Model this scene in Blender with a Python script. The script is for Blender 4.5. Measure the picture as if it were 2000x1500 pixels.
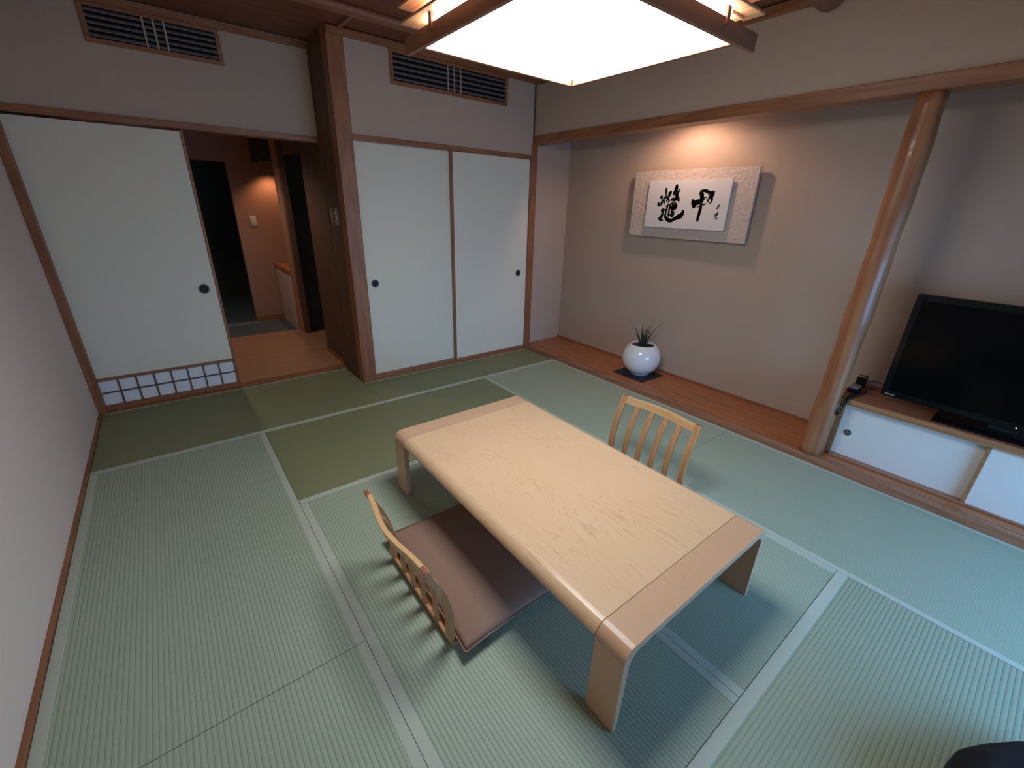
import bpy, bmesh, math, random
from mathutils import Vector, Matrix

for o in list(bpy.data.objects):
    bpy.data.objects.remove(o, do_unlink=True)
S = bpy.context.scene
COL = S.collection

# ------------------------------------------------------------------ camera
cam_d = bpy.data.cameras.new('camera')
cam = bpy.data.objects.new('camera', cam_d)
COL.objects.link(cam)
R_ = Vector((0.7905844, -0.6117641, 0.0268520))
U_ = Vector((0.2142766, 0.3174558, 0.9237464))
F_ = Vector((0.5736391, 0.7245457, -0.3820623))
cam.matrix_world = Matrix(((R_.x, U_.x, -F_.x, 0.59572), (R_.y, U_.y, -F_.y, -3.79113),
                           (R_.z, U_.z, -F_.z, 1.39719), (0, 0, 0, 1)))
cam_d.sensor_fit = 'HORIZONTAL'
cam_d.sensor_width = 36.0
cam_d.lens = 837.065 * 36.0 / 2000.0
cam_d.clip_start = 0.02
S.camera = cam

# ------------------------------------------------------------------ world
w = bpy.data.worlds.new('world'); S.world = w; w.use_nodes = True
w.node_tree.nodes['Background'].inputs[0].default_value = (0.45, 0.68, 1.0, 1)
w.node_tree.nodes['Background'].inputs[1].default_value = 0.5

# ------------------------------------------------------------------ lights and exposure
def area(name, loc, target, size, size_y, power, color):
    l = bpy.data.lights.new(name, 'AREA'); l.shape = 'RECTANGLE'
    l.size = size; l.size_y = size_y; l.energy = power; l.color = color
    o = bpy.data.objects.new(name, l); COL.objects.link(o)
    o.location = loc
    o.rotation_euler = (Vector(target) - Vector(loc)).to_track_quat('-Z', 'Y').to_euler()
    return o
LAMP_EMIT = 17.5
# daylight just outside the window in the wall behind the camera
wl = area('window_daylight', (2.60, -5.32, 0.72), (2.75, -3.4, -0.35), 1.5, 1.0, 32.0, (0.21, 0.53, 1.0))
wl.data.spread = math.radians(130)
# downlight recessed behind the alcove lintel
sp = bpy.data.lights.new('alcove_downlight_light', 'SPOT')
sp.energy = 17.0; sp.color = (1.0, 0.64, 0.46); sp.spot_size = math.radians(165); sp.spot_blend = 0.5
sp.shadow_soft_size = 0.035
spo = bpy.data.objects.new('alcove_downlight_light', sp); COL.objects.link(spo)
spo.location = (3.615, -1.77, 2.072)
spo.rotation_euler = (0, 0, 0)
# corridor ceiling lamp and the small lamp above the shoe cabinet
hl = bpy.data.lights.new('corridor_light', 'SPOT'); hl.energy = 21.0; hl.spot_size = math.radians(142); hl.spot_blend = 0.5; hl.color = (1.0, 0.82, 0.68); hl.shadow_soft_size = 0.04
ho = bpy.data.objects.new('corridor_light', hl); COL.objects.link(ho); ho.location = (0.83, 0.98, 2.05)
hs = bpy.data.lights.new('cabinet_light', 'SPOT'); hs.energy = 10.0; hs.color = (1.0, 0.50, 0.26)
hs.spot_size = math.radians(120); hs.spot_blend = 0.7; hs.shadow_soft_size = 0.03
hso = bpy.data.objects.new('cabinet_light', hs); COL.objects.link(hso); hso.location = (1.74, 2.22, 1.74)

dl = bpy.data.lights.new('far_room_fill', 'POINT'); dl.energy = 0.7; dl.color = (0.5, 0.75, 1.0); dl.shadow_soft_size = 0.1  # added blue fill lamp, no source seen, lifts the unlit far room
dlo = bpy.data.objects.new('far_room_fill', dl); COL.objects.link(dlo); dlo.location = (0.6, 3.6, 1.5)

vs = S.view_settings
vs.view_transform = 'Standard'; vs.look = 'None'; vs.gamma = 1.0; vs.use_curve_mapping = False
vs.exposure = 0.0
S.render.film_transparent = False
S.cycles.max_bounces = 8
S.cycles.diffuse_bounces = 5
S.cycles.sample_clamp_indirect = 4.0

# ------------------------------------------------------------------ colour and material helpers
def lin(c):
    return tuple((x / 12.92 if x <= 0.04045 else ((x + 0.055) / 1.055) ** 2.4) for x in [v / 255.0 for v in c]) + (1,)

def base_mat(name):
    m = bpy.data.materials.new(name); m.use_nodes = True
    nt = m.node_tree; b = nt.nodes['Principled BSDF']
    return m, nt, b

def plain(name, rgb, rough=0.5, metal=0.0, spec=None, emit=None, estr=0.0, coat=0.0, bump=None):
    m, nt, b = base_mat(name)
    b.inputs['Base Color'].default_value = lin(rgb)
    b.inputs['Roughness'].default_value = rough
    b.inputs['Metallic'].default_value = metal
    if coat: b.inputs['Coat Weight'].default_value = coat
    if spec is not None: b.inputs['Specular IOR Level'].default_value = spec
    if emit:
        b.inputs['Emission Color'].default_value = lin(emit)
        b.inputs['Emission Strength'].default_value = estr
    tc = nt.nodes.new('ShaderNodeTexCoord')
    n = nt.nodes.new('ShaderNodeTexNoise'); n.inputs['Scale'].default_value = (bump or (120, 0, 0))[0]
    n.inputs['Detail'].default_value = 3
    nt.links.new(tc.outputs['Object'], n.inputs['Vector'])
    mix = nt.nodes.new('ShaderNodeMix'); mix.data_type = 'RGBA'
    amt = 0.06 if bump is None else bump[2]
    c = lin(rgb)
    mix.inputs[6].default_value = tuple(max(0, v * (1 - amt)) for v in c[:3]) + (1,)
    mix.inputs[7].default_value = tuple(min(1, v * (1 + amt)) for v in c[:3]) + (1,)
    nt.links.new(n.outputs['Fac'], mix.inputs[0]); nt.links.new(mix.outputs[2], b.inputs['Base Color'])
    if bump and bump[1]:
        bp = nt.nodes.new('ShaderNodeBump'); bp.inputs['Strength'].default_value = bump[1]; bp.inputs['Distance'].default_value = 0.002
        nt.links.new(n.outputs['Fac'], bp.inputs['Height']); nt.links.new(bp.outputs['Normal'], b.inputs['Normal'])
    return m

def wood(name, c1, c2, axis=0, rough=0.45, fine=60.0, long=2.5, ring=7.0, amt=1.0, coat=0.0):
    """straight-grained timber; axis = direction of the grain"""
    m, nt, b = base_mat(name)
    b.inputs['Roughness'].default_value = rough
    if coat: b.inputs['Coat Weight'].default_value = coat; b.inputs['Coat Roughness'].default_value = 0.25
    tc = nt.nodes.new('ShaderNodeTexCoord')
    mp = nt.nodes.new('ShaderNodeMapping')
    sc = [fine, fine, fine]; sc[axis] = long
    mp.inputs['Scale'].default_value = sc
    nt.links.new(tc.outputs['Object'], mp.inputs['Vector'])
    n = nt.nodes.new('ShaderNodeTexNoise'); n.inputs['Scale'].default_value = 1.0; n.inputs['Detail'].default_value = 5
    nt.links.new(mp.outputs[0], n.inputs['Vector'])
    mp2 = nt.nodes.new('ShaderNodeMapping')
    sc2 = [ring, ring, ring]; sc2[axis] = ring * 0.08
    mp2.inputs['Scale'].default_value = sc2
    nt.links.new(tc.outputs['Object'], mp2.inputs['Vector'])
    wv = nt.nodes.new('ShaderNodeTexWave'); wv.wave_type = 'RINGS'; wv.rings_direction = 'SPHERICAL'
    wv.inputs['Scale'].default_value = 1.6; wv.inputs['Distortion'].default_value = 6.0
    wv.inputs['Detail'].default_value = 2; wv.inputs['Detail Scale'].default_value = 1.2
    nt.links.new(mp2.outputs[0], wv.inputs['Vector'])
    ad = nt.nodes.new('ShaderNodeMath'); ad.operation = 'MULTIPLY_ADD'
    nt.links.new(wv.outputs['Fac'], ad.inputs[0]); ad.inputs[1].default_value = 0.35
    nt.links.new(n.outputs['Fac'], ad.inputs[2])
    mr = nt.nodes.new('ShaderNodeMapRange'); mr.inputs[1].default_value = 0.35; mr.inputs[2].default_value = 1.05
    nt.links.new(ad.outputs[0], mr.inputs[0])
    mix = nt.nodes.new('ShaderNodeMix'); mix.data_type = 'RGBA'
    a1, a2 = lin(c1), lin(c2)
    mid = [(x + y) / 2 for x, y in zip(a1, a2)]
    mix.inputs[6].default_value = tuple(mid[i] + (a1[i] - mid[i]) * amt for i in range(3)) + (1,)
    mix.inputs[7].default_value = tuple(mid[i] + (a2[i] - mid[i]) * amt for i in range(3)) + (1,)
    nt.links.new(mr.outputs[0], mix.inputs[0]); nt.links.new(mix.outputs[2], b.inputs['Base Color'])
    return m

def plaster(name, rgb, bumps=0.35):
    return plain(name, rgb, rough=0.92, spec=0.15, bump=(260, bumps, 0.05))

def tatami(name, c1, c2, axis):
    """woven rush with fine ribs running along the given axis"""
    m, nt, b = base_mat(name)
    b.inputs['Roughness'].default_value = 0.55
    b.inputs['Specular IOR Level'].default_value = 0.35
    tc = nt.nodes.new('ShaderNodeTexCoord'); sx = nt.nodes.new('ShaderNodeSeparateXYZ')
    nt.links.new(tc.outputs['Object'], sx.inputs[0])
    across, along = ('Y', 'X') if axis == 0 else ('X', 'Y')
    def mth(op, a, bb=None):
        q = nt.nodes.new('ShaderNodeMath'); q.operation = op
        for i, v in enumerate((a, bb)):
            if v is None: continue
            if isinstance(v, (int, float)): q.inputs[i].default_value = v
            else: nt.links.new(v, q.inputs[i])
        return q.outputs[0]
    rib = mth('ABSOLUTE', mth('SINE', mth('MULTIPLY', sx.outputs[across], math.pi / 0.0145)))
    ribp = mth('POWER', rib, 0.6)
    mp = nt.nodes.new('ShaderNodeMapping')
    sc = [60, 60, 60]
    sc[0 if axis == 0 else 1] = 700; sc[1 if axis == 0 else 0] = 40
    mp.inputs['Scale'].default_value = sc
    nt.links.new(tc.outputs['Object'], mp.inputs['Vector'])
    n = nt.nodes.new('ShaderNodeTexNoise'); n.inputs['Scale'].default_value = 1.0; n.inputs['Detail'].default_value = 3
    nt.links.new(mp.outputs[0], n.inputs['Vector'])
    n2 = nt.nodes.new('ShaderNodeTexNoise'); n2.inputs['Scale'].default_value = 5.0; n2.inputs['Detail'].default_value = 4
    nt.links.new(tc.outputs['Object'], n2.inputs['Vector'])
    mr = nt.nodes.new('ShaderNodeMapRange'); nt.links.new(n.outputs['Fac'], mr.inputs[0])
    mr.inputs[1].default_value = 0.38; mr.inputs[2].default_value = 0.62
    mix = nt.nodes.new('ShaderNodeMix'); mix.data_type = 'RGBA'
    mix.inputs[6].default_value = lin(c1); mix.inputs[7].default_value = lin(c2)
    f = mth('ADD', mth('MULTIPLY', mr.outputs[0], 0.5), mth('MULTIPLY', n2.outputs['Fac'], 0.5))
    nt.links.new(f, mix.inputs[0])
    mix2 = nt.nodes.new('ShaderNodeMix'); mix2.data_type = 'RGBA'; mix2.blend_type = 'MULTIPLY'
    mix2.inputs[0].default_value = 1.0
    g = nt.nodes.new('ShaderNodeMapRange'); nt.links.new(ribp, g.inputs[0])
    g.inputs[1].default_value = 0.0; g.inputs[2].default_value = 0.75; g.inputs[3].default_value = 0.66; g.inputs[4].default_value = 1.0
    cb = nt.nodes.new('ShaderNodeCombineColor')
    for i in range(3): nt.links.new(g.outputs[0], cb.inputs[i])
    nt.links.new(mix.outputs[2], mix2.inputs[6]); nt.links.new(cb.outputs[0], mix2.inputs[7])
    nt.links.new(mix2.outputs[2], b.inputs['Base Color'])
    bp = nt.nodes.new('ShaderNodeBump'); bp.inputs['Strength'].default_value = 0.55; bp.inputs['Distance'].default_value = 0.0022
    h = mth('ADD', ribp, mth('MULTIPLY', n.outputs['Fac'], 0.5))
    nt.links.new(h, bp.inputs['Height']); nt.links.new(bp.outputs['Normal'], b.inputs['Normal'])
    return m

def maple(name, c1, c2, line, swirl=True):
    """pale maple veneer with thin darker figure lines (grain along Y)"""
    m, nt, b = base_mat(name)
    b.inputs['Roughness'].default_value = 0.33
    b.inputs['Coat Weight'].default_value = 0.25; b.inputs['Coat Roughness'].default_value = 0.2
    tc = nt.nodes.new('ShaderNodeTexCoord')
    mp = nt.nodes.new('ShaderNodeMapping'); mp.inputs['Scale'].default_value = (5.0, 0.9, 5.0)
    mp.inputs['Rotation'].default_value = (0, 0, 0.12)
    nt.links.new(tc.outputs['Object'], mp.inputs['Vector'])
    n = nt.nodes.new('ShaderNodeTexNoise'); n.inputs['Scale'].default_value = 1.0; n.inputs['Detail'].default_value = 4
    n.inputs['Roughness'].default_value = 0.55; n.inputs['Distortion'].default_value = 0.6
    nt.links.new(mp.outputs[0], n.inputs['Vector'])
    # contour lines of the noise make the cathedral figure
    mu = nt.nodes.new('ShaderNodeMath'); mu.operation = 'MULTIPLY'; mu.inputs[1].default_value = 26.0
    nt.links.new(n.outputs['Fac'], mu.inputs[0])
    fr = nt.nodes.new('ShaderNodeMath'); fr.operation = 'FRACT'; nt.links.new(mu.outputs[0], fr.inputs[0])
    mr = nt.nodes.new('ShaderNodeMapRange'); nt.links.new(fr.outputs[0], mr.inputs[0])
    mr.inputs[1].default_value = 0.0; mr.inputs[2].default_value = 0.22; mr.inputs[3].default_value = 0.75 if swirl else 0.25; mr.inputs[4].default_value = 0.0
    msk = nt.nodes.new('ShaderNodeTexNoise'); msk.inputs['Scale'].default_value = 5.0; msk.inputs['Detail'].default_value = 3
    nt.links.new(tc.outputs['Object'], msk.inputs['Vector'])
    mr2 = nt.nodes.new('ShaderNodeMapRange'); nt.links.new(msk.outputs['Fac'], mr2.inputs[0])
    mr2.inputs[1].default_value = 0.38; mr2.inputs[2].default_value = 0.62
    k = nt.nodes.new('ShaderNodeMath'); k.operation = 'MULTIPLY'
    nt.links.new(mr.outputs[0], k.inputs[0]); nt.links.new(mr2.outputs[0], k.inputs[1])
    mix = nt.nodes.new('ShaderNodeMix'); mix.data_type = 'RGBA'
    mix.inputs[6].default_value = lin(c1); mix.inputs[7].default_value = lin(c2)
    n3 = nt.nodes.new('ShaderNodeTexNoise'); n3.inputs['Scale'].default_value = 3.0; n3.inputs['Detail'].default_value = 5
    nt.links.new(tc.outputs['Object'], n3.inputs['Vector']); nt.links.new(n3.outputs['Fac'], mix.inputs[0])
    m2 = nt.nodes.new('ShaderNodeMix'); m2.data_type = 'RGBA'
    nt.links.new(k.outputs[0], m2.inputs[0]); nt.links.new(mix.outputs[2], m2.inputs[6]); m2.inputs[7].default_value = lin(line)
    nt.links.new(m2.outputs[2], b.inputs['Base Color'])
    return m

# ------------------------------------------------------------------ mesh helpers
def box(bm, x0, x1, y0, y1, z0, z1):
    v = [bm.verts.new((x, y, z)) for z in (z0, z1) for (x, y) in ((x0, y0), (x1, y0), (x1, y1), (x0, y1))]
    for f in ((3, 2, 1, 0), (4, 5, 6, 7), (0, 1, 5, 4), (1, 2, 6, 5), (2, 3, 7, 6), (3, 0, 4, 7)):
        bm.faces.new([v[i] for i in f])
    return v

def prism(bm, pts, a0, a1, plane='xz'):
    """extrude a closed outline; plane xz extrudes along y, xy along z, yz along x"""
    def P(p, a):
        return {'xz': (p[0], a, p[1]), 'xy': (p[0], p[1], a), 'yz': (a, p[0], p[1])}[plane]
    A = [bm.verts.new(P(p, a0)) for p in pts]; B = [bm.verts.new(P(p, a1)) for p in pts]
    n = len(pts)
    bm.faces.new(A); bm.faces.new(list(reversed(B)))
    for i in range(n):
        bm.faces.new((A[i], B[i], B[(i + 1) % n], A[(i + 1) % n]))

def lathe(bm, prof, cx=0, cy=0, seg=48, axis='z', cz=0):
    rings = []
    for r, h in prof:
        ring = []
        for i in range(seg):
            a = 2 * math.pi * i / seg
            p = (r * math.cos(a), r * math.sin(a), h)
            if axis == 'y': p = (p[0], -p[2], p[1])
            if axis == 'x': p = (-p[2], p[0], p[1])
            ring.append(bm.verts.new((p[0] + cx, p[1] + cy, p[2] + cz)))
        rings.append(ring)
    for a, b in zip(rings, rings[1:]):
        for i in range(seg):
            bm.faces.new((a[i], a[(i + 1) % seg], b[(i + 1) % seg], b[i]))
    bm.faces.new(list(reversed(rings[0]))); bm.faces.new(rings[-1])

def tube(bm, pts, r, seg=10, close=True):
    pts = [Vector(p) for p in pts]; rings = []
    for i, p in enumerate(pts):
        d = (pts[min(i + 1, len(pts) - 1)] - pts[max(i - 1, 0)]).normalized()
        up = Vector((0, 0, 1)) if abs(d.z) < 0.9 else Vector((1, 0, 0))
        s = d.cross(up).normalized(); t = s.cross(d)
        rr = r[i] if isinstance(r, (list, tuple)) else r
        rings.append([bm.verts.new(p + (s * math.cos(2 * math.pi * k / seg) + t * math.sin(2 * math.pi * k / seg)) * rr) for k in range(seg)])
    for a, b in zip(rings, rings[1:]):
        for k in range(seg):
            bm.faces.new((a[k], a[(k + 1) % seg], b[(k + 1) % seg], b[k]))
    if close:
        bm.faces.new(list(reversed(rings[0]))); bm.faces.new(rings[-1])

def finish(name, bm, mat, parent=None, loc=None, bevel=0.0, smooth=False, seg=2, offset=(0, 0, 0)):
    bmesh.ops.recalc_face_normals(bm, faces=bm.faces)
    me = bpy.data.meshes.new(name)
    if offset != (0, 0, 0):
        bmesh.ops.translate(bm, verts=bm.verts, vec=Vector(offset))
    bm.to_mesh(me); bm.free()
    me.materials.append(mat)
    o = bpy.data.objects.new(name, me); COL.objects.link(o)
    if parent is not None: o.parent = parent
    if loc is not None: o.location = loc
    if smooth:
        for p in me.polygons: p.use_smooth = True
    if bevel:
        b = o.modifiers.new('bevel', 'BEVEL'); b.width = bevel; b.segments = seg; b.limit_method = 'ANGLE'
        b.angle_limit = math.radians(40)
    return o

def tag(o, label, cat, group=None):
    o['label'] = label; o['category'] = cat
    if group: o['group'] = group
    return o

def struct(o, label=None, cat=None):
    o['kind'] = 'structure'
    if label: o['label'] = label
    if cat: o['category'] = cat
    return o

def empty(name, loc, rz=0.0):
    o = bpy.data.objects.new(name, None); COL.objects.link(o)
    o.location = loc; o.rotation_euler = (0, 0, rz); o.empty_display_size = 0.1
    return o

def sbox(name, dims, mat, label, cat, bevel=0.0, parent=None):
    """a structure box given in room coordinates; its origin sits at its own base centre"""
    x0, x1, y0, y1, z0, z1 = dims
    c = ((x0 + x1) / 2, (y0 + y1) / 2, z0)
    bm = bmesh.new(); box(bm, x0 - c[0], x1 - c[0], y0 - c[1], y1 - c[1], 0, z1 - z0)
    o = finish(name, bm, mat, parent, c, bevel)
    if parent is None: struct(o, label, cat)
    return o

def pbox(name, dims, mat, parent, bevel=0.0):
    """a part box given in the parent's own coordinates"""
    bm = bmesh.new(); box(bm, *dims)
    return finish(name, bm, mat, parent, None, bevel)

# ------------------------------------------------------------------ materials
M = {}
M['plaster'] = plaster('beige_plaster', (190, 171, 156))
M['plaster_left'] = plaster('pale_plaster', (228, 213, 207))
M['plaster_hall'] = plaster('hall_plaster', (168, 132, 114))
M['cabwhite_hall'] = plain('shoe_cabinet_paint', (222, 200, 192), rough=0.6)
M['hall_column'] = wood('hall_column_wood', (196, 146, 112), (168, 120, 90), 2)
M['fus'] = plain('fusuma_paper', (230, 227, 213), rough=0.85, spec=0.2, bump=(180, 0.25, 0.03))
M['washi'] = plain('washi_paper', (238, 240, 248), rough=0.9, spec=0.1, bump=(120, 0.2, 0.04))
M['cabwhite'] = plain('cabinet_door_paper', (226, 224, 220), rough=0.7, bump=(160, 0.15, 0.03))
T1, T2 = (162, 108, 74), (132, 84, 56)
M['trim_x'] = wood('trim_wood_along_x', T1, T2, 0)
M['trim_y'] = wood('trim_wood_along_y', T1, T2, 1)
M['trim_z'] = wood('trim_wood_upright', T1, T2, 2)
M['postdark'] = wood('stub_wall_wood', (110, 80, 56), (84, 60, 42), 2, rough=0.6, amt=0.7)
M['ceil'] = wood('ceiling_boards', (140, 88, 62), (105, 64, 44), 0, rough=0.6, fine=35)
M['batten'] = wood('ceiling_batten', (166, 118, 92), (135, 92, 70), 0, rough=0.5)
M['alcove'] = wood('alcove_floor_wood', (182, 116, 72), (150, 88, 52), 1, rough=0.35, fine=40, coat=0.15)
M['kamachi'] = wood('alcove_front_rail_wood', (168, 116, 88), (136, 90, 66), 1, rough=0.38, fine=50, coat=0.1)
M['cabtop'] = wood('cabinet_top_wood', (156, 102, 74), (122, 78, 54), 1, rough=0.4)
M['cabedge'] = wood('cabinet_edge_wood', (176, 128, 88), (150, 100, 66), 1, rough=0.45)
M['hallfloor'] = wood('hall_floor_wood', (194, 148, 116), (170, 124, 94), 0, rough=0.4, fine=70, coat=0.1)
M['tile'] = plain('dark_tile', (92, 106, 112), rough=0.5, bump=(40, 0.05, 0.1))
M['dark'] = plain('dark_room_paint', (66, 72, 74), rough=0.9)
M['steel'] = plain('door_sill_metal', (170, 180, 185), rough=0.35, metal=0.6)
M['tat_y'] = tatami('tatami_ribs_along_y', (172, 185, 165), (156, 171, 152), 1)
M['tat_x'] = tatami('tatami_ribs_along_x', (162, 174, 152), (148, 162, 142), 0)
M['tat_sheen'] = tatami('tatami_sheen_tint_ribs_along_x', (140, 144, 110), (128, 134, 100), 0)  # same rush; darker olive painted in for how the reeds catch the light
M['heri'] = plain('tatami_border_cloth', (184, 192, 178), rough=0.75, bump=(400, 0.1, 0.05))
M['maple'] = maple('maple_veneer', (230, 194, 156), (222, 182, 144), (196, 152, 114))
M['maple_end'] = maple('maple_end_frame', (216, 176, 143), (202, 160, 128), (170, 130, 98), False)
M['leg_edge'] = plain('plywood_edge', (205, 192, 178), rough=0.5)
M['chairwood'] = wood('chair_bentwood', (206, 158, 112), (178, 126, 84), 2, rough=0.4, fine=80, amt=0.9)
M['chairrail'] = wood('chair_top_rail', (226, 184, 132), (206, 158, 108), 1, rough=0.4, fine=80, amt=0.8)
M['endgrain'] = plain('chair_end_grain', (150, 92, 66), rough=0.6, bump=(500, 0.1, 0.12))
M['cushion'] = plain('brown_cotton', (148, 119, 104), rough=0.95, spec=0.1, bump=(600, 0.25, 0.06))
M['pot'] = plain('white_glazed_pot', (236, 236, 238), rough=0.18, coat=0.6, bump=(5, 0, 0.01))
M['soil'] = plain('potting_soil', (42, 36, 30), rough=1.0, bump=(90, 0.9, 0.35))
M['leaf'] = plain('dark_grass_leaf', (58, 68, 54), rough=0.5, bump=(50, 0, 0.15))
M['slate'] = plain('black_slate', (34, 36, 46), rough=0.55, bump=(60, 0.1, 0.1))
M['blackgloss'] = plain('tv_gloss_black', (12, 13, 15), rough=0.15, spec=0.25, bump=(5, 0, 0.01))
M['screen'] = plain('tv_screen', (5, 5, 6), rough=0.14, spec=0.12, bump=(5, 0, 0.01))
M['black'] = plain('black_plastic', (22, 22, 24), rough=0.45)
M['grayplug'] = plain('grey_plastic', (150, 138, 138), rough=0.5)
M['silver'] = plain('silver_letters', (170, 170, 172), rough=0.4)
M['iron'] = plain('dark_metal_ring', (104, 110, 110), rough=0.5, metal=0.1)
M['ironcup'] = plain('black_metal_cup', (24, 26, 28), rough=0.5, metal=0.3)
M['brass'] = plain('brass', (190, 180, 160), rough=0.3, metal=0.8)
M['vent_slat'] = plain('vent_slat_paint', (112, 104, 106), rough=0.6)
M['vent_bar'] = plain('vent_bar_wood', (176, 156, 146), rough=0.6)
M['vent_dark'] = plain('vent_inside', (12, 10, 10), rough=1.0)
M['plate'] = plain('switch_plate', (212, 206, 200), rough=0.45)
M['switchgrey'] = plain('switch_grey', (150, 140, 136), rough=0.5)
M['board_bg'] = plain('textured_mount_paper', (208, 194, 186), rough=0.9, spec=0.1, bump=(45, 3.5, 0.08))
M['board_edge'] = plain('mount_edge', (214, 200, 184), rough=0.8)
M['board_in'] = plain('white_art_paper', (226, 226, 230), rough=0.8, spec=0.1, bump=(200, 0.05, 0.01))
M['ink'] = plain('black_ink', (14, 13, 14), rough=0.6)
M['sealink'] = plain('grey_seal_ink', (150, 148, 148), rough=0.8)
M['lampwood'] = wood('lamp_frame_wood', (158, 114, 90), (136, 94, 72), 1, rough=0.5)
M['lampwood_x'] = wood('lamp_frame_wood_along_x', (158, 114, 90), (136, 94, 72), 0, rough=0.5)
M['lampslat'] = wood('lamp_slat_wood', (226, 176, 130), (204, 150, 104), 1, rough=0.5)
M['bag'] = plain('black_fabric', (16, 14, 20), rough=0.95, bump=(300, 0.4, 0.2))
M['blackcord'] = plain('cord_black', (18, 18, 22), rough=0.5)
M['led'] = plain('led_white', (255, 255, 255), emit=(255, 255, 255), estr=2.0)
m, nt, b = base_mat('lamp_acrylic')
b.inputs['Base Color'].default_value = (0.9, 0.92, 0.95, 1)
b.inputs['Emission Color'].default_value = (0.93, 0.98, 1.0, 1)
b.inputs['Emission Strength'].default_value = LAMP_EMIT
M['acrylic'] = m

# ================================================================== ROOM SHELL
W = 3.43; YF = -5.2; YC = -0.434; ZC = 2.42
sbox('floor', (-0.1, 4.05, YF - 0.1, 0.0, -0.15, -0.052), M['trim_x'], 'wooden sub floor under the tatami mats', 'floor')
sbox('wall_left', (-0.1, 0.0, YF, 0.06, -0.05, 2.6), M['plaster_left'], 'long plain pinkish grey plaster wall on the left', 'wall')
sbox('ceiling', (0.0, W, YF, 0.0, ZC, 2.6), M['ceil'], 'dark brown boarded wooden ceiling of the tatami room', 'ceiling')
sbox('wall_back_left', (0.0, 1.677, 0.0, 0.10, 1.838, 2.6), M['plaster'], 'plaster wall above the open corridor doorway', 'wall')
sbox('wall_back_right', (1.787, 3.41, YC, YC + 0.1, 1.832, 2.6), M['plaster'], 'plaster wall above the two white closet doors', 'wall')
sbox('wall_right_upper', (W, W + 0.12, YF, -0.40, 1.985, 2.6), M['plaster'], 'plaster wall above the long alcove lintel', 'wall')
sbox('wall_alcove_back', (3.935, 4.05, YF, -0.29, 0.0, 2.3), M['plaster'], 'beige back wall of the alcove behind the calligraphy', 'wall')
sbox('wall_alcove_side', (3.435, 3.935, -0.39, -0.29, 0.0, 2.3), M['plaster'], 'narrow beige side wall at the closet end of the alcove', 'wall')
sbox('ceiling_alcove', (W + 0.12, 3.935, YF, -0.39, 2.10, 2.16), M['ceil'], 'low wooden ceiling inside the alcove', 'ceiling')
# wall behind the camera with its window opening
sbox('wall_front_sill', (-0.1, 4.05, YF - 0.1, YF, -0.05, 0.12), M['plaster'], 'wall below the window behind the camera', 'wall')
sbox('wall_front_head', (-0.1, 4.05, YF - 0.1, YF, 1.30, 2.6), M['plaster'], 'wall above the window behind the camera', 'wall')
sbox('wall_front_left', (-0.1, 1.8, YF - 0.1, YF, 0.12, 1.30), M['plaster'], 'wall left of the window behind the camera', 'wall')
sbox('wall_front_right', (3.42, 4.05, YF - 0.1, YF, 0.12, 1.30), M['plaster'], 'wall right of the window behind the camera', 'wall')
bm = bmesh.new()
for d in ((1.8, 1.85, 0.12, 1.30), (3.37, 3.42, 0.12, 1.30), (1.85, 3.37, 0.12, 0.17), (1.85, 3.37, 1.25, 1.30), (2.595, 2.625, 0.17, 1.25)):
    box(bm, d[0] - 2.61, d[1] - 2.61, -0.03, 0.03, d[2] - 0.12, d[3] - 0.12)
struct(finish('window_1', bm, M['trim_z'], None, (2.61, YF - 0.05, 0.12)), 'open wooden window frame behind the camera', 'window')
# dark joints / timber trims
sbox('trim_1', (0.0, 1.677, -0.012, 0.10, 1.80, 1.838), M['trim_x'], 'brown wooden lintel over the corridor doorway and its sliding door', 'lintel', 0.002)
sbox('trim_2', (1.787, 3.395, YC - 0.008, YC + 0.016, 1.795, 1.832), M['trim_x'], 'brown wooden lintel over the closet doors', 'lintel', 0.002)
sbox('trim_3', (W - 0.012, W + 0.12, YF, -0.39, 1.922, 1.985), M['trim_y'], 'long brown lintel across the top of the alcove', 'lintel', 0.003)
sbox('trim_4', (W + 0.045, 3.935, YF, -0.40, -0.05, 0.047), M['alcove'], 'low polished wooden platform of the alcove', 'alcove floor', 0.0)
sbox('trim_5', (W, W + 0.0445, YF, -0.43, -0.05, 0.049), M['kamachi'], 'rounded front rail of the alcove platform', 'rail', 0.010)
sbox('trim_6', (3.397, 3.466, -0.446, -0.39, -0.02, 1.922), M['trim_z'], 'slim corner post between the closet and the alcove', 'post', 0.003)
sbox('trim_7', (1.677, 1.787, YC - 0.006, YC + 0.104, -0.02, ZC), M['trim_z'], 'thick brown timber post between doorway and closet', 'post', 0.004)
sbox('trim_8', (1.682, 1.76, YC + 0.104, -0.03, -0.02, ZC), M['postdark'], 'dark brown boarded return wall behind the thick post', 'panel', 0.0)
sbox('trim_9', (1.677, 1.76, -0.03, 0.07, -0.02, ZC), M['postdark'], 'dark brown door jamb beside the corridor', 'jamb', 0.003)
sbox('trim_10', (0.0, 0.045, -0.02, 0.09, -0.02, 1.80), M['trim_z'], 'narrow brown post in the left corner of the room', 'post', 0.003)
sbox('trim_11', (0.0, 1.68, -0.022, 0.0, 2.373, 2.41), M['trim_x'], 'ceiling moulding over the corridor doorway wall', 'moulding', 0.002)
sbox('trim_12', (1.677, W, YC - 0.03, YC, 2.373, 2.412), M['trim_x'], 'ceiling moulding along the top of the closet wall', 'moulding', 0.002)
sbox('trim_13', (W - 0.03, W, YF, YC - 0.03, 2.366, 2.412), M['trim_y'], 'ceiling moulding along the top of the alcove wall', 'moulding', 0.002)
sbox('trim_14', (0.0, 0.025, YF, -0.022, 2.373, 2.41), M['trim_y'], 'ceiling moulding along the top of the left wall', 'moulding', 0.002)
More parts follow.
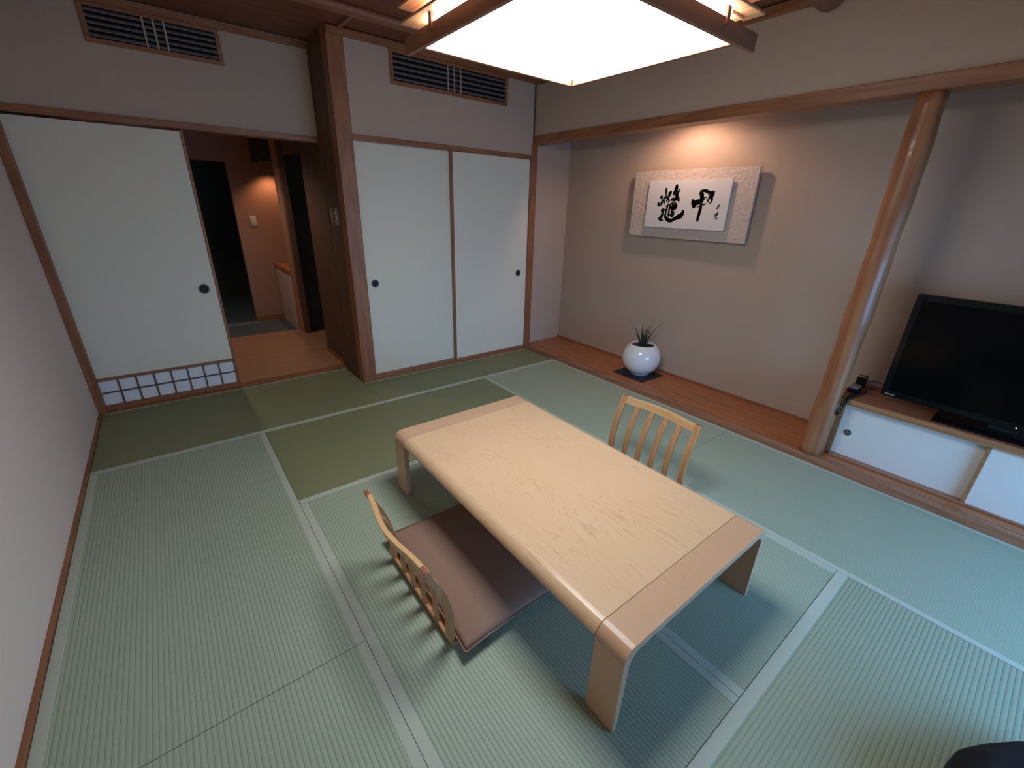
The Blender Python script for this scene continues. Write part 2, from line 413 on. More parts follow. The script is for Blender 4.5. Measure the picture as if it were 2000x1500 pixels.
sbox('trim_15', (3.408, 3.43, YC, YC + 0.08, 1.985, 2.37), M['postdark'], 'thin dark strip standing in for a shaded recess in the upper corner', 'strip', 0.0)  # dark strip added to give the shade of a thin recess between walls
sbox('trim_16', (0.0, 1.677, 0.0, 0.09, -0.05, 0.012), M['trim_x'], 'wooden threshold of the corridor doorway', 'threshold', 0.0)
sbox('trim_17', (1.787, 3.397, YC, YC + 0.09, -0.05, 0.045), M['trim_x'], 'brown bottom rail of the closet', 'threshold', 0.002)
sbox('trim_18', (3.935 - 0.012, 3.935, -3.13, -0.39, 0.047, 0.062), M['trim_y'], 'thin dark skirting at the back of the alcove platform', 'skirting', 0.0)
sbox('baseboard_left', (0.0, 0.014, YF, -0.02, -0.05, 0.018), M['trim_y'], 'thin dark brown skirting along the left wall', 'skirting', 0.0)
# ceiling battens and the log beam over the lamp
for i, y in enumerate((-0.78, -1.40, -2.02, -3.26, -3.88, -4.50)):
    sbox('trim_%d' % (20 + i), (0.02, W - 0.03, y - 0.045, y + 0.045, 2.388, ZC), M['batten'], 'round edged ceiling batten number %d counted from the doorway wall' % (i + 1), 'batten', 0.012)
sbox('trim_27', (1.745, 1.765, -0.735, -0.47, 2.400, ZC), M['batten'], 'short cross batten between the closet moulding and first ceiling batten', 'batten', 0.002)
bm = bmesh.new()
lathe(bm, [(0.072 + 0.003 * math.sin(i * 1.3), 0.02 + i * (W - 0.04) / 14) for i in range(15)], 0, 0, 28, 'x', 0)
for v in bm.verts: v.co.x = -v.co.x
struct(finish('trim_28', bm, M['batten'], None, (0, -2.64, 2.388), smooth=True), 'round log beam crossing the ceiling above the lamp', 'beam')

# ------------------------------------------------------------------ corridor
sbox('floor_corridor', (0.3, 1.70, 0.09, 1.60, -0.15, 0.0), M['hallfloor'], 'orange brown wooden corridor floor beyond the doorway', 'floor', 0.002)
sbox('floor_entrance', (0.3, 2.2, 1.60, 4.3, -0.16, -0.03), M['tile'], 'dark grey tiled floor at the far end of the corridor', 'floor', 0.0)
sbox('wall_corridor_left', (-0.1, 0.3, 0.10, 4.3, -0.03, 2.3), M['plaster_hall'], 'left wall of the corridor', 'wall')
sbox('wall_corridor_end', (1.335, 2.2, 2.38, 2.48, -0.03, 2.3), M['plaster_hall'], 'warm lit plaster wall at the end of the corridor', 'wall')
sbox('wall_corridor_head', (0.3, 1.335, 2.38, 2.48, 1.775, 2.3), M['plaster_hall'], 'wall above the dark doorway in the corridor', 'wall')
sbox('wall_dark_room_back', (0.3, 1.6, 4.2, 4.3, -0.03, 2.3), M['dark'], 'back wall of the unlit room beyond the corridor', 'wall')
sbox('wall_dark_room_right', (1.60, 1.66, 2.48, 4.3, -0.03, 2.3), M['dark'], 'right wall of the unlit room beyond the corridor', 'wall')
sbox('ceiling_corridor', (0.2, 2.2, 0.10, 4.3, 2.2, 2.3), M['plaster_hall'], 'corridor ceiling', 'ceiling')
sbox('wall_corridor_right', (1.70, 1.78, 0.07, 0.66, -0.02, 2.2), M['postdark'], 'brown boarded right wall of the corridor', 'wall')
sbox('wall_corridor_right_head', (1.70, 1.78, 0.66, 1.36, 1.80, 2.2), M['postdark'], 'panel above the dark side doorway in the corridor', 'wall')
sbox('wall_side_room', (2.1, 2.2, 0.07, 2.5, -0.03, 2.3), M['postdark'], 'wall of the dark side room off the corridor', 'wall')
sbox('floor_side_room', (1.70, 2.1, 0.07, 1.60, -0.15, 0.0), M['hallfloor'], 'floor inside the dark side doorway', 'floor')
sbox('trim_30', (1.685, 1.705, 0.07, 0.66, 0.0, 0.03), M['trim_y'], 'low skirting along the right corridor wall', 'skirting', 0.0)
sbox('trim_31', (1.670, 1.72, 1.36, 1.44, -0.02, 2.2), M['postdark'], 'dark jamb of the side doorway', 'jamb', 0.003)
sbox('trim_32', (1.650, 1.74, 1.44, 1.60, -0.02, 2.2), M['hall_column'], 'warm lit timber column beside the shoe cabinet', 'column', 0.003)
sbox('trim_33', (0.86, 1.335, 2.30, 2.38, -0.03, -0.022), M['steel'], 'pale metal sill strip across the dark doorway', 'sill', 0.0)
sbox('trim_34', (1.335, 1.66, 2.365, 2.38, -0.03, 0.03), M['trim_x'], 'skirting at the foot of the corridor end wall', 'skirting', 0.0)
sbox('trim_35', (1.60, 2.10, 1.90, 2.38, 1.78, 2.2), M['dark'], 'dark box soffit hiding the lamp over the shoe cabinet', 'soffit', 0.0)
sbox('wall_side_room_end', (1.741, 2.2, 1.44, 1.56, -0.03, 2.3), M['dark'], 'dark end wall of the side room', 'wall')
# shoe cabinet
sc = empty('shoe_cabinet', (1.87, 1.99, -0.03))
tag(sc, 'low white shoe cabinet with wooden top at the far end of the corridor', 'cabinet')
pbox('body', (-0.22, 0.22, -0.38, 0.38, 0.0, 0.66), M['cabwhite_hall'], sc, 0.002)
pbox('top', (-0.235, 0.22, -0.385, 0.385, 0.66, 0.70), M['alcove'], sc, 0.002)
# switch plates
def switch_plate(loc, rz, w_, h_, rows, label, mat):
    t = empty('switch_plate', loc, rz); tag(t, label, 'light switch')
    pbox('plate', (-w_ / 2, w_ / 2, -0.008, 0.0, -h_ / 2, h_ / 2), mat, t, 0.003)
    for i, (x, z, a, b_, mm) in enumerate(rows):
        pbox('button', (x - a / 2, x + a / 2, -0.012, -0.008, z - b_ / 2, z + b_ / 2), mm, t, 0.001)
    return t
switch_plate((1.50, 2.38, 1.16), 0, 0.065, 0.11, [(0, 0, 0.035, 0.06, M['plate'])], 'small white switch plate on the warm corridor wall', M['plate'])
switch_plate((1.682, -0.125, 1.29), -math.pi / 2, 0.055, 0.12, [(0, 0.025, 0.03, 0.03, M['switchgrey']), (0, -0.025, 0.03, 0.03, M['switchgrey'])],
             'narrow switch plate beside the corridor, the farther of the pair', M['switchgrey'])
switch_plate((1.682, -0.235, 1.29), -math.pi / 2, 0.085, 0.12, [(-0.018, 0.03, 0.022, 0.018, M['plate']), (0.018, 0.03, 0.022, 0.018, M['switchgrey']),
             (0.018, -0.005, 0.022, 0.012, M['plate']), (-0.018, -0.03, 0.025, 0.025, M['plate'])],
             'wider switch plate with several buttons close behind the thick post', M['switchgrey'])

# ------------------------------------------------------------------ sliding doors
def ring_handle(parent, x, z, r, y=0.0):
    bm = bmesh.new()
    lathe(bm, [(r, 0.0), (r, 0.003), (r * 0.93, 0.0055), (r * 0.80, 0.0035), (r * 0.72, 0.0015), (r*0.70, 0.0)], 0, 0, 40, 'y')
    h = finish('handle', bm, M['iron'], parent, (x, y, z), smooth=True)
    bm = bmesh.new()
    lathe(bm, [(r * 0.70, 0.0), (r * 0.70, 0.0022), (r * 0.5, 0.0012), (0.001, 0.0010)], 0, 0, 32, 'y')
    finish('cup', bm, M['ironcup'], h, (0, 0, 0), smooth=True)
    return h
# the open corridor door with its little shoji light at the foot
d1 = empty('door_1', (0.448, 0.022, 0.012)); struct(d1, 'white papered sliding door with a low latticed shoji strip, slid open at the left', 'sliding door')
x0, x1 = -0.403, 0.402
pbox('panel', (x0, x1 - 0.010, 0.003, 0.026, 0.232, 1.775), M['fus'], d1)
bm = bmesh.new()
box(bm, x1 - 0.018, x1, -0.003, 0.030, 0.0, 1.785)
box(bm, x0, x1 - 0.018, -0.003, 0.030, 0.215, 0.236)
box(bm, x0, x1 - 0.018, -0.003, 0.030, 0.0, 0.038)
finish('frame', bm, M['trim_x'], d1, None, 0.002)
bm = bmesh.new()
n = 8; a, b_ = x0 + 0.004, x1 - 0.018
for i in range(1, n):
    x = a + (b_ - a) * i / n
    box(bm, x - 0.0035, x + 0.0035, 0.001, 0.012, 0.038, 0.215)
box(bm, a, b_, 0.0015, 0.0125, 0.124, 0.131)
finish('lattice', bm, M['postdark'], d1)
pbox('paper', (x0, x1 - 0.01, 0.013, 0.016, 0.03, 0.22), M['washi'], d1)
ring_handle(d1, 0.312, 0.778, 0.034, 0.003)
# closet pair
d2 = empty('door_2', (2.180, YC + 0.05, 0.045)); struct(d2, 'white papered closet door on the left of the pair', 'sliding door')
pbox('panel', (-0.395, 0.40, -0.010, 0.012, 0.0, 1.76), M['fus'], d2)
ring_handle(d2, -0.315, 0.757, 0.031, -0.010)
d3 = empty('door_3', (2.985, YC + 0.022, 0.045)); struct(d3, 'white papered closet door on the right of the pair, beside the alcove post', 'sliding door')
pbox('panel', (-0.40, 0.412, -0.010, 0.012, 0.0, 1.76), M['fus'], d3)
bm = bmesh.new(); box(bm, -0.420, -0.400, -0.014, 0.014, 0.0, 1.76)
finish('frame', bm, M['trim_z'], d3, None, 0.002)
ring_handle(d3, 0.312, 0.752, 0.031, -0.010)

# ------------------------------------------------------------------ wall vents
def vent(loc, w_, h_, barx, label):
    t = empty('wall_vent', loc); tag(t, label, 'air vent')
    f = 0.024
    bm = bmesh.new()
    box(bm, -w_ / 2, w_ / 2, -0.014, 0.0, 0, f); box(bm, -w_ / 2, w_ / 2, -0.014, 0.0, h_ - f * 0.8, h_)
    box(bm, -w_ / 2, -w_ / 2 + f, -0.014, 0.0, f, h_ - f * 0.8); box(bm, w_ / 2 - f, w_ / 2, -0.014, 0.0, f, h_ - f * 0.8)
    finish('frame', bm, M['trim_x'], t, None, 0.002)
    pbox('backing', (-w_ / 2 + f, w_ / 2 - f, -0.002, 0.0, f, h_ - f * 0.8), M['vent_dark'], t)
    ih = h_ - f * 1.8
    for i in range(5):
        z = f + ih * (i + 0.5) / 5
        bm = bmesh.new()
        prism(bm, [(-0.009, z - 0.008), (-0.003, z + 0.004), (-0.003, z + 0.008), (-0.010, z - 0.003)], -w_ / 2 + f, w_ / 2 - f, 'yz')
        finish('slat', bm, M['vent_slat'], t)
    for x in barx:
        pbox('bar', (x - 0.005, x + 0.005, -0.016, -0.010, f, h_ - f * 0.8), M['vent_bar'], t)
    return t
vent((2.602, YC, 2.168), 1.02, 0.205, (-0.055, 0.0, 0.055), 'wide slatted wooden air vent above the closet doors')
vent((0.826, 0.0, 2.185), 0.655, 0.188, (-0.05, 0.0, 0.05), 'slatted wooden air vent above the corridor doorway')

# ================================================================== TATAMI
def mat(x0, x1, y0, y1, axis, borders, label, mt, bw=0.032):
    g = 0.0009
    t = empty('tatami_mat', ((x0 + x1) / 2, (y0 + y1) / 2, -0.05)); tag(t, label, 'tatami mat', 'tatami mats covering the floor')
    cx, cy = (x0 + x1) / 2, (y0 + y1) / 2
    X0, X1, Y0, Y1 = x0 - cx + g, x1 - cx - g, y0 - cy + g, y1 - cy - g
    bm = bmesh.new(); box(bm, X0, X1, Y0, Y1, 0.0, 0.0495)
    finish('rush_mat', bm, mt, t, None, 0.0012)
    for bdr in borders:
        s = bdr[0]; wd = bdr[1] if len(bdr) > 1 else bw
        bm = bmesh.new()
        if s == 'n': box(bm, X0, X1, Y1 - wd, Y1 + 0.0002, 0.044, 0.0508)
        if s == 's': box(bm, X0, X1, Y0 - 0.0002, Y0 + wd, 0.044, 0.0508)
        if s == 'w': box(bm, X0 - 0.0002, X0 + wd, Y0, Y1, 0.044, 0.0508)
        if s == 'e': box(bm, X1 - wd, X1 + 0.0002, Y0, Y1, 0.044, 0.0508)
        finish('border', bm, M['heri'], t, None, 0.0012)
    return t
ya, yb, yc_, yd = -0.893, -1.79, -2.69, -3.567
mat(0.015, 1.677, ya, 0.0, 0, [('n', 0.012), ('s', 0.036)], 'olive tatami mat along the doorway and the open sliding door', M['tat_sheen'])
mat(1.677, 3.43, ya, YC, 0, [('n', 0.012), ('s', 0.036)], 'narrow olive tatami strip in front of the closet doors', M['tat_sheen'])
mat(0.015, 0.857, yc_, ya, 1, [('w',), ('e',)], 'ribbed green tatami mat along the left wall, the farther one', M['tat_y'])
mat(0.015, 0.857, -4.49, yc_, 1, [('w',), ('e',)], 'ribbed green tatami mat along the left wall, in the bottom left corner', M['tat_y'])
mat(0.857, 2.572, yb, ya, 0, [('s', 0.034)], 'smooth olive tatami mat just beyond the far end of the table', M['tat_sheen'])
mat(0.857, 1.715, yd, yb, 1, [('w',), ('e',)], 'ribbed tatami mat under the brown cushion and left half of the table', M['tat_y'])
mat(1.715, 2.572, yd, yb, 1, [('w',), ('e',)], 'ribbed tatami mat under the right half of the table and the far floor chair', M['tat_y'])
mat(2.572, 3.43, -2.65, ya, 1, [('w', 0.028), ('e', 0.022)], 'green tatami mat beside the alcove platform, the farther one', M['tat_y'])
mat(2.572, 3.43, -4.45, -2.65, 1, [('w', 0.028), ('e', 0.022)], 'green tatami mat in front of the television cabinet', M['tat_y'])
mat(0.857, 2.572, -4.47, yd, 0, [('n', 0.038), ('s', 0.034)], 'ribbed tatami mat in the foreground at the bottom right', M['tat_x'])
sbox('floor_veranda', (0.0, W, YF, -4.50, -0.05, 0.0), M['hallfloor'], 'boarded floor strip under the window behind the camera', 'floor')

# ================================================================== TABLE
TX0, TX1, TY0, TY1, TH = 1.315, 2.135, -3.392, -1.935, 0.333
table = empty('low_table', ((TX0 + TX1) / 2, (TY0 + TY1) / 2, 0.0))
tag(table, 'long low maple table with rounded edges standing on four plank legs', 'table')
hw = (TX1 - TX0) / 2; hl_ = (TY1 - TY0) / 2
def arc(cx, cz, r, a0, a1, n=8):
    return [(cx + r * math.cos(math.radians(a0 + (a1 - a0) * i / n)), cz + r * math.sin(math.radians(a0 + (a1 - a0) * i / n))) for i in range(n + 1)]
RO = 0.042; TT = 0.026; RI = 0.045
def arch_outline():
    h = TH
    o = [(-hw, 0.0)] + arc(-hw + RO, h - RO, RO, 180, 90) + arc(hw - RO, h - RO, RO, 90, 0) + [(hw, 0.0)]
    t0 = 0.020
    i = [(hw - t0, 0.0), (hw - TT + 0.002, h * 0.55)] + arc(hw - TT - RI, h - TT - RI, RI, 0, 90) + arc(-hw + TT + RI, h - TT - RI, RI, 90, 180) + [(-hw + TT - 0.002, h * 0.55), (-hw + t0, 0.0)]
    return o, i
EW = 0.104
def end_top(name, ya_, yb_):
    """top band of a bentwood end frame, cut where the legs start"""
    bm = bmesh.new(); h = TH
    pts = [(-hw, h - RO)] + arc(-hw + RO, h - RO, RO, 180, 90)[1:] + arc(hw - RO, h - RO, RO, 90, 0)
    pts += arc(hw - TT - RI, h - TT - RI, RI, 0, 90) + arc(-hw + TT + RI, h - TT - RI, RI, 90, 180)
    prism(bm, pts, ya_, yb_, 'xz')
    return finish(name, bm, M['maple_end'], table, None, 0.0015)
def leg(sx, ya_, yb_):
    h = TH
    bm = bmesh.new()
    pts = [(sx * hw, h - RO + 0.0), (sx * hw, 0.0), (sx * (hw - 0.019), 0.0), (sx * (hw - TT + 0.001), h * 0.5), (sx * (hw - TT), h - TT - RI), ]
    prism(bm, pts, ya_ + 0.0003, yb_ - 0.0003, 'xz')
    return finish('leg', bm, M['maple_end'], table, None, 0.0015)
end_top('end_band', -hl_, -hl_ + EW); end_top('end_band', hl_ - EW, hl_)
for sx in (-1, 1):
    leg(sx, -hl_, -hl_ + EW); leg(sx, hl_ - EW, hl_)
bm = bmesh.new()
h = TH
prism(bm, [(-hw + 0.006, h - RO + 0.001), (-hw, h - RO + 0.004)] + arc(-hw + RO, h - RO, RO, 172, 90) + arc(hw - RO, h - RO, RO, 90, 8) + [(hw, h - RO + 0.004), (hw - 0.006, h - RO + 0.001), (hw - 0.05, h - TT - 0.008), (-hw + 0.05, h - TT - 0.008)],
      -hl_ + EW + 0.0012, hl_ - EW - 0.0012, 'xz')
finish('tabletop', bm, M['maple'], table, None, 0.0012)

# ================================================================== FLOOR CHAIRS
PROF = [(-0.068, 0.385), (-0.052, 0.340), (-0.030, 0.295), (-0.012, 0.245), (0.001, 0.195), (0.009, 0.150), (0.012, 0.105), (0.011, 0.065), (0.010, 0.038), (0.018, 0.019), (0.040, 0.0095), (0.090, 0.009), (0.20, 0.009), (0.38, 0.009)]
def prof_x(z):
    for (xa, za), (xb, zb) in zip(PROF, PROF[1:]):
        if za >= z >= zb: return xa + (xb - xa) * (za - z) / (za - zb + 1e-9)
    return PROF[0][0]
def sweep(bm, path, thick, y0, y1):
    """a bent strip of rectangular section following an xz path"""
    P = [Vector((x, z)) for x, z in path]; rows = []
    for i, p in enumerate(P):
        d = (P[min(i + 1, len(P) - 1)] - P[max(i - 1, 0)]).normalized(); nrm = Vector((-d.y, d.x)) * (thick[i] if isinstance(thick, list) else thick) / 2
        a, b2 = p + nrm, p - nrm
        rows.append([bm.verts.new((a.x, y0, a.y)), bm.verts.new((a.x, y1, a.y)), bm.verts.new((b2.x, y1, b2.y)), bm.verts.new((b2.x, y0, b2.y))])
    for r1, r2 in zip(rows, rows[1:]):
        for k in range(4): bm.faces.new((r1[k], r1[(k + 1) % 4], r2[(k + 1) % 4], r2[k]))
    bm.faces.new(list(reversed(rows[0]))); bm.faces.new(rows[-1])
def smooth_path(path, n=4):
    out = []
    for i in range(len(path) - 1):
        p0 = Vector(path[max(i - 1, 0)]); p1 = Vector(path[i]); p2 = Vector(path[i + 1]); p3 = Vector(path[min(i + 2, len(path) - 1)])
        for k in range(n):
            t = k / n
            q = 0.5 * ((2 * p1) + (-p0 + p2) * t + (2 * p0 - 5 * p1 + 4 * p2 - p3) * t * t + (-p0 + 3 * p1 - 3 * p2 + p3) * t ** 3)
            out.append((q.x, q.y))
    out.append(path[-1]); return out
CW = 0.238
def bulge(y): return -0.027 * math.cos(min(1.0, abs(y) / CW) * math.pi / 2) ** 2
def make_chair(loc, rz, label):
    t = empty('floor_chair', loc, rz); tag(t, label, 'floor chair', 'legless wooden chairs at the low table')
    sp_ = smooth_path(PROF)
    for s in (-1, 1):
        bm = bmesh.new(); y0 = s * (CW - 0.005) - 0.017; sweep(bm, sp_, [0.020 if z > 0.03 else 0.016 for x, z in sp_], y0, y0 + 0.034)
        fr = finish('side_frame', bm, M['chairwood'], t, None, 0.002, smooth=False)
        bm = bmesh.new(); box(bm, PROF[0][0] - 0.0085, PROF[0][0] + 0.0085, y0 + 0.002, y0 + 0.032, 0.3855, 0.3870)
        finish('end_grain', bm, M['endgrain'], fr, None)
    # curved top rail
    bm = bmesh.new(); rows = []; n = 20
    for i in range(n + 1):
        y = -CW + 0.0225 + (2 * CW - 0.045) * i / n
        bx = bulge(y); xt = prof_x(0.384) + bx; xb = prof_x(0.352) + bx
        rows.append([bm.verts.new((xt - 0.009, y, 0.3865)), bm.verts.new((xt + 0.009, y, 0.3865)), bm.verts.new((xb + 0.009, y, 0.346)), bm.verts.new((xb - 0.009, y, 0.346))])
    for a, b2 in zip(rows, rows[1:]):
        for k in range(4): bm.faces.new((a[k], a[(k + 1) % 4], b2[(k + 1) % 4], b2[k]))
    bm.faces.new(rows[0]); bm.faces.new(list(reversed(rows[-1])))
    finish('top_rail', bm, M['chairrail'], t, None, 0.003, smooth=False)
    # bottom rail
    bm = bmesh.new(); box(bm, 0.006, 0.015, -CW + 0.011, CW - 0.011, 0.010, 0.030); finish('bottom_rail', bm, M['chairwood'], t, None, 0.002)
    # four slats
    for k in (-1.5, -0.5, 0.5, 1.5):
        y = k * 0.090
        path = []
        for i in range(15):
            z = 0.354 - (0.354 - 0.024) * i / 14
            f = (z - 0.024) / 0.330
            path.append((prof_x(z) + bulge(y) * f, z))
        bm = bmesh.new(); sweep(bm, path, 0.010, y - 0.016, y + 0.016); finish('slat', bm, M['chairwood'], t, None, 0.002)
    pbox('seat_board', (0.016, 0.40, -CW + 0.012, CW - 0.012, 0.010, 0.021), M['chairwood'], t, 0.003)
    return t
c1 = make_chair((1.072, -2.645, 0.0), 0.0, 'slatted legless wooden floor chair at the left side of the table, backrest towards the camera')
# copy for the far side of the table
def copy_tree(o, parent=None):
    c = o.copy(); COL.objects.link(c)
    if parent is not None: c.parent = parent
    for ch in list(o.children): copy_tree(ch, c)
    return c
c2 = copy_tree(c1)
c2.location = (2.500, -2.622, 0.0); c2.rotation_euler = (0, 0, math.pi)
c2['label'] = 'slatted wooden legless floor chair on the far side of the table towards the alcove'

def make_cushion(loc, rz, label):
    t = empty('floor_cushion', loc, rz); tag(t, label, 'cushion', 'brown zabuton cushions on the floor chairs')
    a, b2 = 0.29, 0.335; n = 28
    bm = bmesh.new()
    def pos(u, v, s):
        # sides bow slightly inward between pointed corners
        x = u * a * (1 - 0.045 * (1 - v * v) * abs(u) ** 3); y = v * b2 * (1 - 0.04 * (1 - u * u) * abs(v) ** 3)
        e = max(0.0, (1 - abs(u) ** 4)) ** 0.55 * max(0.0, (1 - abs(v) ** 4)) ** 0.55
        wr = 0.0015 * math.sin(9 * u + 4 * v) * math.cos(7 * v - 3 * u)
        z = 0.022 + s * 0.030 * e + (wr * e if s > 0 else 0)
        if s < 0: z = max(0.0, 0.022 - 0.022 * min(1, e * 1.6))
        return (x, y, z)
    top = [[bm.verts.new(pos(-1 + 2 * i / n, -1 + 2 * j / n, 1)) for j in range(n + 1)] for i in range(n + 1)]
    bot = [[(top[i][j] if (i in (0, n) or j in (0, n)) else bm.verts.new(pos(-1 + 2 * i / n, -1 + 2 * j / n, -1))) for j in range(n + 1)] for i in range(n + 1)]
    for i in range(n):
        for j in range(n):
            bm.faces.new((top[i][j], top[i + 1][j], top[i + 1][j + 1], top[i][j + 1]))
            bm.faces.new((bot[i][j], bot[i][j + 1], bot[i + 1][j + 1], bot[i + 1][j]))
    finish('pad', bm, M['cushion'], t, None, smooth=True)
    bm = bmesh.new(); ring = []
    for k in range(4):
        for i in range(n):
            s = -1 + 2 * i / n
            u, v = ((s, -1), (1, s), (-s, 1), (-1, -s))[k]
            x, y, z = pos(u, v, 1); ring.append((x, y, 0.022))
    ring.append(ring[0]); tube(bm, ring, 0.0035, 6, False)
    finish('seam', bm, M['cushion'], t, None, smooth=True)
    return t
make_cushion((1.383, -2.625, 0.0212), 0.0, 'square brown cushion on the near left floor chair, reaching under the table')
cu2 = make_cushion((2.185, -2.60, 0.0212), math.radians(-2), 'brown cushion on the far floor chair, only one corner showing behind the table')

# ================================================================== CALLIGRAPHY PICTURE
INK_LEFT = [[(-1.5773,1.5627,0.0063),(-1.5789,1.5471,0.0101),(-1.5794,1.5292,0.0063),(-1.5823,1.5112,0.0038)],[(-1.6224,1.5379,0.0087),(-1.6162,1.5268,0.0137),(-1.6132,1.5134,0.0088)],[(-1.6684,1.5813,0.0097),(-1.6665,1.5639,0.0134),(-1.6645,1.5464,0.0122),(-1.657,1.5288,0.0135),(-1.6466,1.5189,0.0055)],[(-1.6953,1.5538,0.0044),(-1.6896,1.5418,0.0085),(-1.6778,1.5331,0.011),(-1.6786,1.5155,0.0122),(-1.6847,1.4979,0.0135),(-1.6977,1.4869,0.011),(-1.7061,1.4715,0.0044)],[(-1.6311,1.4776,0.003),(-1.6437,1.4844,0.01),(-1.6654,1.4856,0.0111),(-1.6869,1.4868,0.0098)],[(-1.5438,1.5146,0.0038),(-1.5437,1.4999,0.0116),(-1.5483,1.4908,0.0064)],[(-1.5208,1.4596,0.0052),(-1.5245,1.447,0.0105),(-1.5281,1.4355,0.0058)],[(-1.536,1.4402,0.0039),(-1.5491,1.4473,0.0078),(-1.5548,1.4634,0.0103),(-1.5612,1.4749,0.0077),(-1.5644,1.4886,0.0038)],[(-1.5642,1.4897,0.0046),(-1.5793,1.4999,0.0077),(-1.5958,1.5022,0.0088),(-1.6095,1.4887,0.0075),(-1.6191,1.4753,0.0062),(-1.6151,1.4595,0.0041)],[(-1.5758,1.4886,0.003),(-1.5763,1.4704,0.0051),(-1.5763,1.4476,0.0046)],[(-1.5964,1.4842,0.0045),(-1.5994,1.4684,0.0061)],[(-1.5899,1.4284,0.0015),(-1.6082,1.4367,0.003),(-1.634,1.4484,0.0063),(-1.6543,1.4576,0.0075),(-1.6661,1.4678,0.0045)],[(-1.6775,1.4512,0.01),(-1.6833,1.4356,0.0149),(-1.6786,1.4175,0.0112),(-1.6748,1.4084,0.0045)],[(-1.6288,1.446,0.0063),(-1.6346,1.4303,0.0088),(-1.6562,1.4193,0.0113),(-1.6678,1.4308,0.0124),(-1.6565,1.4464,0.0074)],[(-1.6101,1.4413,0.0071),(-1.6098,1.4207,0.0076),(-1.609,1.4024,0.0064),(-1.6015,1.3815,0.0064),(-1.6026,1.3607,0.009),(-1.6174,1.3427,0.0116),(-1.6397,1.3296,0.0127),(-1.6653,1.3282,0.0114),(-1.6903,1.3429,0.0112),(-1.7153,1.3552,0.0149),(-1.7401,1.3673,0.0171),(-1.7552,1.3856,0.0121),(-1.7565,1.399,0.0087),(-1.7437,1.4099,0.0024)],[(-1.6046,1.4103,0.0046),(-1.5854,1.4065,0.0078),(-1.5683,1.4061,0.0103),(-1.5671,1.3968,0.0104),(-1.5775,1.3878,0.0056)],[(-1.5807,1.3856,0.0047),(-1.5727,1.3668,0.0109),(-1.558,1.3523,0.0057),(-1.5466,1.3425,0.0073),(-1.5585,1.3335,0.0091),(-1.5827,1.3286,0.0057)],[(-1.5717,1.3644,0.0078),(-1.5718,1.3481,0.0068)],[(-1.6316,1.4166,0.0071),(-1.6318,1.3938,0.0071),(-1.631,1.3754,0.0084),(-1.636,1.3641,0.0067)],[(-1.6578,1.3967,0.0105),(-1.6686,1.3833,0.0131),(-1.6689,1.3674,0.0106),(-1.6545,1.3555,0.004)],[(-1.6427,1.3735,0.0056),(-1.6602,1.3694,0.0066)]]
INK_RIGHT = [[(-1.8745,1.526,0.0081),(-1.8805,1.539,0.0101),(-1.8986,1.5463,0.0084),(-1.9185,1.5443,0.0096),(-1.9376,1.535,0.01),(-1.9554,1.5312,0.0099)],[(-1.9844,1.5383,0.0043),(-1.9727,1.5293,0.0134),(-1.9653,1.5146,0.0168),(-1.9675,1.4999,0.0109),(-1.9749,1.4852,0.0076),(-1.9745,1.4722,0.0064),(-1.9663,1.461,0.0044),(-1.9585,1.4525,0.002)],[(-1.9538,1.5091,0.008),(-1.951,1.4925,0.006),(-1.9456,1.4776,0.0076),(-1.9491,1.4664,0.003)],[(-1.8854,1.5316,0.0111),(-1.89,1.5147,0.0138),(-1.8951,1.496,0.0138),(-1.9007,1.4848,0.0112),(-1.8907,1.4696,0.0159),(-1.8712,1.4676,0.0161),(-1.8478,1.4616,0.0162),(-1.8389,1.45,0.0183),(-1.8414,1.4327,0.0094)],[(-1.8233,1.4767,0.0093),(-1.8277,1.4825,0.0063),(-1.8283,1.4576,0.0126)],[(-1.911,1.4979,0.0036),(-1.9236,1.4998,0.0036),(-1.9337,1.498,0.0016)],[(-1.9094,1.4848,0.0056),(-1.9221,1.4868,0.002)],[(-1.8651,1.4322,0.0021),(-1.88,1.4363,0.0037),(-1.8959,1.4451,0.0057),(-1.9122,1.451,0.0057),(-1.9331,1.455,0.0037)],[(-1.8977,1.447,0.0086),(-1.898,1.4242,0.0107),(-1.8948,1.3973,0.0106),(-1.8925,1.3761,0.01),(-1.8898,1.3566,0.01),(-1.8899,1.343,0.0088)],[(-1.8855,1.3448,0.005),(-1.8838,1.3369,0.0033),(-1.8819,1.3241,0.0012)],[(-1.8945,1.3451,0.0049),(-1.8985,1.3365,0.0029)],[(-2.0415,1.4481,0.0043),(-2.0344,1.4378,0.0058),(-2.0269,1.4248,0.0036),(-2.0216,1.42,0.0016)],[(-2.0463,1.4261,0.0016),(-2.0494,1.4261,0.0027)],[(-2.0426,1.4103,0.0011),(-2.0375,1.3953,0.004),(-2.0354,1.3859,0.0058),(-2.0267,1.3726,0.0056)],[(-2.0151,1.3825,0.002),(-2.0316,1.384,0.0031),(-2.0424,1.3824,0.002)]]
INK_SEAL = [[(-2.0312,1.3568,0.0067),(-2.0386,1.357,0.0066)]]

